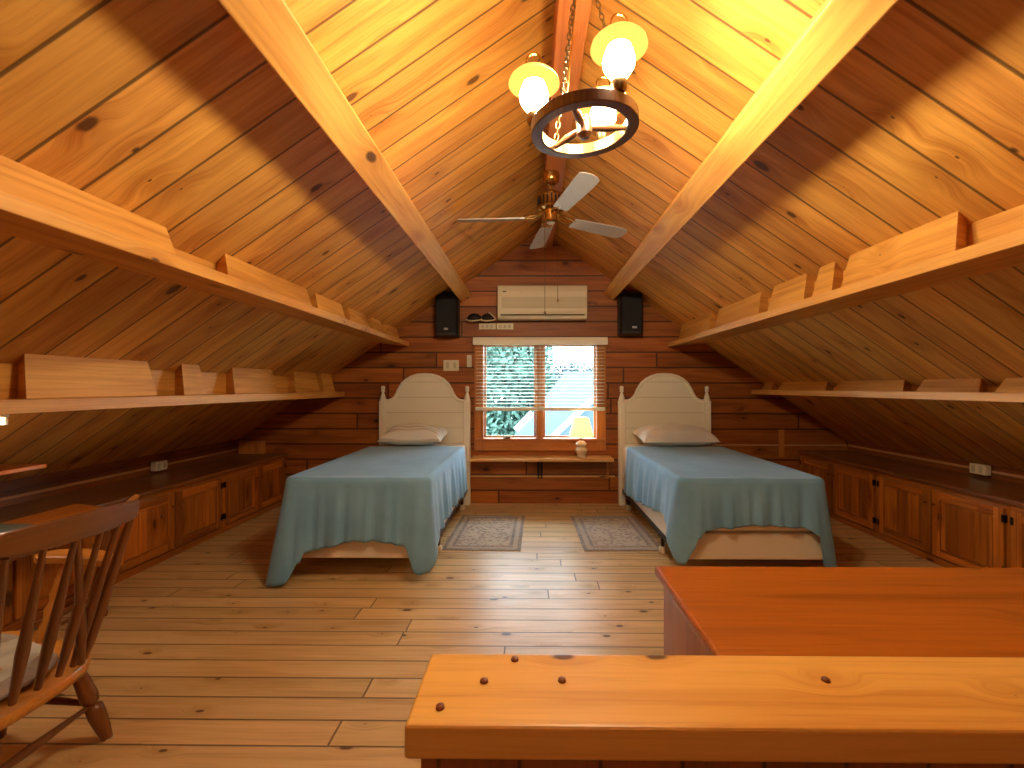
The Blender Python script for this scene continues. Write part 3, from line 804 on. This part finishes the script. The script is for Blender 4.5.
MB().lathe([(0, -.365), (.03, -.362), (.044, -.35), (.046, -.30), (.052, -.285), (.052, -.272), (0, -.272)], (0, 0, 0), 24).obj('switch_cup', 'brass', t, smooth=True)
MB().lathe([(0, -.372), (.02, -.371), (.03, -.3655), (0, -.3655)], (0, 0, 0), 16).obj('bottom_cap', 'silver', t, smooth=True)
for ang in (177, 287, 29, 98):
    rot = M.Rotation(R(ang), 4, 'Z') @ M.Translation((0, 0, -.335)) @ M.Rotation(R(-13), 4, 'X')
    b = MB()
    pr = [(.19, -.052), (.30, -.058), (.60, -.070), (.675, -.066), (.698, -.04), (.705, 0), (.698, .04), (.675, .066), (.60, .070), (.30, .058), (.19, .052)]
    n = len(pr); vs = [rot @ V((x, y, 0)) for x, y in pr]+[rot @ V((x, y, .007)) for x, y in pr]
    b.add(vs, [list(range(n))[::-1], list(range(n, 2*n))]+[(i, (i+1) % n, n+(i+1) % n, n+i) for i in range(n)])
    bo = b.obj('blade', 'bladem', t)
    ir = MB(); rr = M.Rotation(R(ang), 4, 'Z')
    for sgn in (-1, 1):
        ir.tube([rr @ V((.06, sgn*.012, -.282)), rr @ V((.10, sgn*.034, -0.314)), rr @ V((.15, sgn*.042, -0.322)), rr @ V((.19, sgn*.026, -0.325)), rr @ V((.235, sgn*.010, -0.325))], .007, 8)
    ir.tube([rr @ V((.05, 0, -.28)), rr @ V((.13, 0, -0.328)), rr @ V((.25, 0, -0.327))], .008, 8)
    ir.obj('blade_iron', 'brass', bo, smooth=True)
for x, y, zl in ((-.045, .0, 1.88), (.05, .0, 1.97)):
    m = MB(); m.tube([(x, y, -.34), (x, y, Lz(zl))], .0022, 6); m.lathe([(0, -.03), (.008, -.026), (.009, -.012), (.004, 0), (0, 0)], (x, y, Lz(zl)), 10)
    m.obj('pull_chain', 'bronze', t, smooth=True)

# ------------------------------------------------------------------ chandelier
CXh, CYh, CZ, CRr = .194, 1.572, 2.25, .218
t = thing('wagon_wheel_chandelier', 'wooden wagon-wheel chandelier with three lit hurricane lamps hanging from chains', 'chandelier', (CXh, CYh, CZ))
tilt = M.Rotation(R(-3.5), 4, 'Y') @ M.Rotation(R(2), 4, 'X')
def ring(ro, ri, z0, z1, seg=64):
    m = MB((0, 0, 1)); pr = [(ri, z0), (ro, z0), (ro, z1), (ri, z1)]
    vs, fs = [], []
    for k in range(seg):
        a = 2*math.pi*k/seg
        for r, z in pr: vs.append(tilt @ V((r*math.cos(a), r*math.sin(a), z)))
    for k in range(seg):
        k2 = (k+1) % seg
        for i in range(4):
            j = (i+1) % 4; fs.append((k*4+i, k2*4+i, k2*4+j, k*4+j))
    m.add(vs, fs); return m
ring(.233, .188, -.024, .024).obj('wheel_rim', 'wheel', t, bevel=.004)
ring(.1875, .184, -.022, .022).obj('rim_band', 'bronze', t)
MB().lathe([(0, -.05), (.018, -.048), (.034, -.03), (.036, .03), (.03, .045), (0, .05)], (0, 0, 0), 20, tilt).obj('wheel_hub', 'wheel', t, smooth=True)
for a in (0, 120, 240):
    d = V((math.cos(R(a+8)), math.sin(R(a+8)), 0))
    MB().tube([tilt @ (d*q) for q in (.03, .06, .10, .15, .188)], [.011, .016, .019, .013, .011], 10).obj('spoke', 'wheel', t, smooth=True)
for a in (180, -58, 58):
    d = tilt @ V((CRr*math.cos(R(a)), CRr*math.sin(R(a)), .024)); q = tuple(d)
    holder = MB().lathe([(0, 0), (.022, 0), (.030, .012), (.034, .038), (.030, .05), (.014, .056), (0, .056)], q, 18).obj('lamp_holder', 'bronze', t, smooth=True)
    MB().lathe([(.0, .0565), (.028, .058), (.044, .078), (.060, .105), (.063, .13), (.056, .155), (.048, .175), (.042, .216), (0, .220)], q, 20).obj('glass_chimney', 'chimney', holder, smooth=True)
    MB().lathe([(.112, .178), (.108, .192), (.088, .212), (.060, .226), (.040, .233), (.037, .230), (.058, .222), (.085, .208), (.105, .19), (.109, .178), (.112, .178)], q, 32).obj('glass_shade', 'oilshade', holder, smooth=True)
    m = MB(); m.tube([(q[0]+.033*math.cos(R(b)), q[1], q[2]+.278+.036*math.sin(R(b))) for b in range(-60, 241, 20)], .0045, 8)
    m.lathe([(.0, .226), (.02, .228), (.014, .24), (0, .243)], q, 12); m.obj('finial_ring', 'brass', holder, smooth=True)
HK = V(((.18-CXh)/.82, (1.56-CYh)/.82, (2.893-CZ)/.82))
t.scale = (.82, .82, .82)
for a in (-120, 0, 122):
    p = tilt @ V((.21*math.cos(R(a)), .21*math.sin(R(a)), .03)); m = MB()
    L_ = (HK-p).length; n = int(L_/.026); d = (HK-p).normalized()
    s1 = d.cross(V((0, 1, 0))).normalized(); s2 = d.cross(s1)
    for i in range(n+1):
        c = p+d*(L_*i/n); s = s1 if i % 2 else s2
        m.tube([c+d*(.018*math.cos(b))+s*(.009*math.sin(b)) for b in [k*math.pi/5 for k in range(10)]], .0026, 5, closed=True)
    m.obj('chain', 'bronze', t)
p0 = tilt @ V((.21*math.cos(R(-120)), .21*math.sin(R(-120)), .03))
m = MB(); m.tube([V((p0.x+.012, p0.y, p0.z-.03)), p0+V((.02, 0, .05)), (p0+HK)/2+V((.006, 0, -.02)), HK], .004, 6); m.obj('lamp_cord', 'brass', t, smooth=True)
MB().lathe([(0, -.03), (.012, -.028), (.02, -.008), (.035, 0), (.035, .004), (0, .004)], tuple(HK), 14).obj('ceiling_hook', 'bronze', t, smooth=True)

# ------------------------------------------------------------------ railing cap in front and dresser behind it
t = thing('railing_wall', 'low half wall with a thick honey pine cap and round dark pegs, nearest the viewer', 'half wall', (.9, .66, 0))
capx0, capx1 = -.168, 2.3
MB().box((capx0-.9, -.075, .824), (capx1-.9, .088, .87)).obj('cap_board', 'cap', t, bevel=.006, seg=3)
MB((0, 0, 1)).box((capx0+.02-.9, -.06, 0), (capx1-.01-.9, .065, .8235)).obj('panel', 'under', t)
for x, y in ((-.025, .728), (-.07, .674), (.049, .677), (-.126, .619), (.453, .682), (.90, .64), (1.05, .70)):
    MB().lathe([(0, 0), (.0065, 0), (.006, .003), (.0035, .0048), (0, .005)], (x-.9, y-.66, .8702), 14).obj('peg', 'peg', t, smooth=True)

t = thing('dresser', 'reddish-orange pine dresser with a plain top standing behind the half wall', 'dresser', (1.2, 1.03, 0))
x0, x1, ya, yb_ = .362-1.2, 2.25-1.2, .752-1.03, 1.291-1.03
MB().box((x0, ya, .772), (x1, yb_, .80)).obj('dresser_top', 'chest', t, bevel=.009, seg=3)
MB((0, 0, 1)).box((x0+.02, ya+.005, .06), (x1-.02, yb_-.022, .7715)).obj('carcass', 'chest', t, bevel=.003)
MB().box((x0+.012, ya+.003, 0), (x1-.012, yb_-.016, .06)).obj('plinth', 'chest', t, bevel=.005)

# ------------------------------------------------------------------ desk corner
t = thing('desk', 'orange-topped desk leaf jutting from the cabinets behind the armchair', 'desk', (-2.545, 2.2, 0))
pr = [(-.262, -.75), (.16, -.75), (.16, .35), (.13, .39), (.0, .42), (-.262, .50)]
m = MB((0, 1, 0)).prism(pr, 2, .572, .60); m.obj('desk_top', 'desk', t, bevel=.006, seg=3)
for ya, yb2 in ((-.7, -.66), (.30, .34)):
    MB((1, 0, 0)).box((-.185, ya, .50), (.115, yb2, .571)).obj('apron', 'chairw', t, bevel=.003)
MB((0, 1, 0)).box((.085, -.655, .50), (.11, .295, .571)).obj('apron', 'chairw', t, bevel=.003)
for y in (-.68, .32):
    MB().lathe([(0, 0), (.018, 0), (.022, .02), (.016, .10), (.024, .2), (.027, .34), (.02, .38), (.028, .40), (.028, .499), (0, .499)], (.085, y, 0), 14).obj('leg', 'chairw', t, smooth=True)
MB((0, 1, 0)).tube([(.085, -.66, .13), (.085, -.2, .13), (.085, .30, .13)], [.012, .018, .012], 10).obj('stretcher', 'chairw', t, smooth=True)
o = MB().box((-.2, -.15, 0), (.2, .15, .006)).obj('desk_pad', 'paper', None, (-2.62, 2.12, .6012), bevel=.002); o.rotation_euler = (0, 0, R(-2))
tag(o, 'grey-green paper pad lying on the orange desk top', 'desk pad')
t = thing('desk_shelf', 'thin orange pine shelf raised on uprights over the worktop, cut by the frame edge', 'shelf', (-2.92, 1.93, ZL))
MB((0, 1, 0)).box((-.30, -.55, .295), (.17, .55, .318)).obj('shelf_board', 'desk', t, bevel=.004)
for y in (-.5, .46): MB((0, 0, 1)).box((-.28, y, .0005), (-.02, y+.025, .2945)).obj('upright', 'chairw', t, bevel=.003)
t = thing('strip_light', 'short lit fluorescent strip light under the lower ledge by the desk', 'light', (-2.20, 1.45, 1.207))
MB((0, 1, 0)).box((-.035, -.36, -.012), (.035, .36, -.0005)).obj('light_housing', 'white', t, bevel=.004)
MB((0, 1, 0)).tube([(.0, -.34, -.028), (.0, .345, -.028)], .015, 12).obj('tube_lamp', 'tube', t, smooth=True)
for ya, yb2 in ((-.36, -.345), (.347, .36)): MB().box((-.03, ya, -.045), (.03, yb2, -.0125)).obj('end_cap', 'white', t, bevel=.003)

# ------------------------------------------------------------------ windsor armchair (its back toward the viewer, facing the desk)
t = thing('windsor_armchair', 'brown spindle-back wooden armchair with a striped seat pad facing the desk', 'armchair', (-1.755, 1.41, 0))
O = V((-1.72, 1.36, 0))
W = lambda x, y, z: V((x, y, z))-O
# saddle seat: rounded outline, a little higher at the front (-x)
m = MB((1, 0, 0))
prof = []
for k in range(36):
    a = 2*math.pi*k/36; c, s_ = math.cos(a), math.sin(a)
    px = .22*math.copysign(abs(c)**.55, c); py = .25*math.copysign(abs(s_)**.62, s_)
    if c > 0: py *= .96
    prof.append((px, py))
sz = lambda px: .375-px*.22
def seatrow(sc, dz): return [W(-1.755+px*sc, 1.36+py*sc, sz(px)+dz) for px, py in prof]
m.grid([seatrow(.0, -.012), seatrow(.5, -.012), seatrow(.85, -.004), seatrow(.97, .0), seatrow(1., -.012), seatrow(.98, -.034), seatrow(.85, -.045), seatrow(0, -.045)], wrap=True)
m.obj('seat', 'seatw', t, smooth=True, angle=60)
m = MB()
pad = lambda sc, dz: [W(-1.79+px*sc*.95, 1.37+py*sc*1.0, sz(px-.035)+dz) for px, py in prof]
m.grid([pad(0, .012), pad(.6, .012), pad(.74, .006), pad(.76, -.002)], wrap=True); m.obj('seat_pad', 'pad', t, smooth=True)
XC = -1.385; ZC = .885
def crest(y): 
    k = (y-1.30)/.28
    return V((XC+.02-.035*k*k*0-.05*(1-k*k)*-.6, y, ZC+.03*(abs(k)**2.2)))
# crest rail: curved board with lifted ends
rows = []
for i in range(25):
    y = 1.02+.49*i/24; k = (y-1.30)/.28
    x = -1.365-.05*k*k*-.4+.0; bow = .035*(1-k*k)
    h = .042-.024*abs(k)**3
    zc = .888+.010*abs(k)**3+.010*(1.34-y)/.3
    xx = -1.395+bow
    th = .011
    rows.append([W(xx-th, y, zc-h), W(xx+th, y, zc-h), W(xx+th+.016, y, zc+h), W(xx-th+.016, y, zc+h)])
m = MB((0, 1, 0)); m.grid([r for r in rows], wrap=True); m.add([p for p in rows[0]], [(0, 1, 2, 3)]); m.add([p for p in rows[-1]], [(3, 2, 1, 0)])
m.obj('crest_rail', 'chairw', t, bevel=.006, seg=3)
m = MB(); m.tube([W(-1.397, 1.495, .895), W(-1.387, 1.51, .915), W(-1.377, 1.522, .932)], [.012, .010, .007], 10); m.obj('crest_ear', 'seatw', t, smooth=True)
for i, y in enumerate((1.495, 1.44, 1.375, 1.29, 1.205, 1.12, 1.05)):
    k = (y-1.30)/.28; bow = .035*(1-k*k)
    yb = 1.36+(y-1.30)*.78
    bottom = W(-1.575+.03*(1-k*k), yb, .352); top = W(-1.395+bow, y, .858)
    r = [.010, .013, .0165, .012, .008] if i not in (0, 6) else [.012, .017, .020, .016, .011]
    m = MB(); m.tube([bottom+(top-bottom)*q for q in (0, .12, .33, .62, 1)], r, 10); m.obj('back_spindle', 'chairw', t, smooth=True)
for yb, yt in ((1.49, 1.30),):
    bottom = W(-1.545, yb, .348); top = W(-1.365, yt, .87)
    m = MB(); m.tube([bottom+(top-bottom)*q for q in (0, .3, .65, 1)], [.011, .016, .011, .008], 10); m.obj('brace_spindle', 'chairw', t, smooth=True)
for sg, yl in ((1, 1.60), (-1, 1.08)):
    y0 = 1.36+sg*.215; yo = 1.36+sg*.255
    rows = []
    for i in range(13):
        q = i/12; x = -1.555-.34*q; y = yo+sg*(.02+.05*math.sin(q*2.6)); w_ = .022+.020*q+.012*math.sin(q*math.pi); z = .640+.012*q
        if i == 12: w_ = .016
        rows.append([W(x, y-w_, z-.015), W(x, y+w_, z-.015), W(x, y+w_, z+.015), W(x, y-w_, z+.015)])
    m = MB((1, 0, 0)); m.grid(rows, wrap=True); m.add(rows[0], [(0, 1, 2, 3)]); m.add(rows[-1], [(3, 2, 1, 0)])
    m.obj('armrest', 'seatw', t, bevel=.006, seg=3)
    for xx, r_ in ((-1.80, 1.), (-1.66, .6)):
        top = W(xx, yo+sg*.06, .628); bot = W(xx+.02, y0-sg*.012, sz(xx+1.775)-.014)
        d = top-bot
        prof2 = [(.010, 0), (.013, .08), (.017, .2), (.012, .3), (.019, .42), (.012, .48), (.012, .52), (.018, .6), (.014, .8), (.009, 1)]
        m = MB(); m.tube([bot+d*q for _, q in prof2], [a*(r_ if r_ == 1 else .62) for a, _ in prof2], 12); m.obj('arm_post', 'seatw' if r_ == 1 else 'chairw', t, smooth=True)
feet = []
for sx, sy in ((1, 1), (1, -1), (-1, 1), (-1, -1)):
    top = W(-1.755+sx*.15, 1.36+sy*.17, sz(sx*.15)-.04); foot = W(-1.755+sx*.205, 1.36+sy*.235, 0)
    d = foot-top; pr = [(.014, 0), (.022, .12), (.027, .38), (.024, .46), (.014, .49), (.014, .51), (.026, .54), (.027, .65), (.022, .85), (.015, 1)]
    lg = MB(); lg.tube([top+d*q for _, q in pr], [a for a, _ in pr], 14); l = lg.obj('leg', 'chairw', t, smooth=True, angle=50)
    f = MB(); f.lathe([(0, .0), (.016, 0), (.017, .006), (0, .006)], tuple(foot), 12); f.obj('foot_glide', 'caster', l)
    feet.append((top, foot))
mid = lambda i, q: feet[i][0]+(feet[i][1]-feet[i][0])*q
for i, j in ((0, 1), (2, 3), (0, 2), (1, 3)):
    a, b = mid(i, .5), mid(j, .5)
    m = MB(); m.tube([a, a+(b-a)*.3, a+(b-a)*.5, a+(b-a)*.7, b], [.008, .012, .016, .012, .008], 10); m.obj('stretcher', 'chairw', t, smooth=True)

# ------------------------------------------------------------------ light and view
wd = bpy.data.worlds.new('sky'); scene.world = wd; wd.use_nodes = True
nt = wd.node_tree; bg = nt.nodes['Background']
bg.inputs[0].default_value = (.80, .93, 1.0, 1); bg.inputs[1].default_value = 12.5

def point(name, loc, power, col, rad):
    l = bpy.data.lights.new(name, 'POINT'); l.energy = power; l.color = col; l.shadow_soft_size = rad
    o = bpy.data.objects.new(name, l); COL.objects.link(o); o.location = loc; return o
# weak warm fill added behind the viewer, not a real lamp of the loft
point('fill_light', (.12, -1.3, 2.35), 9, (1, .82, .58), .15)

F = 440.; yaw = R(.6); pit = math.atan(3/F)
cam = bpy.data.cameras.new('camera'); co = bpy.data.objects.new('camera', cam); COL.objects.link(co)
cam.sensor_width = 36; cam.lens = F/1024*36; cam.shift_x = -(18-F*math.tan(yaw))/1024; cam.clip_start = .02; cam.clip_end = 200
co.location = (0, 0, 1.32); co.rotation_euler = (math.pi/2+pit, 0, yaw)
scene.camera = co
scene.view_settings.view_transform = 'Standard'
scene.view_settings.exposure = .76
scene.view_settings.gamma = 1.0
scene.cycles.use_denoising = True
scene.cycles.max_bounces = 8; scene.cycles.diffuse_bounces = 5
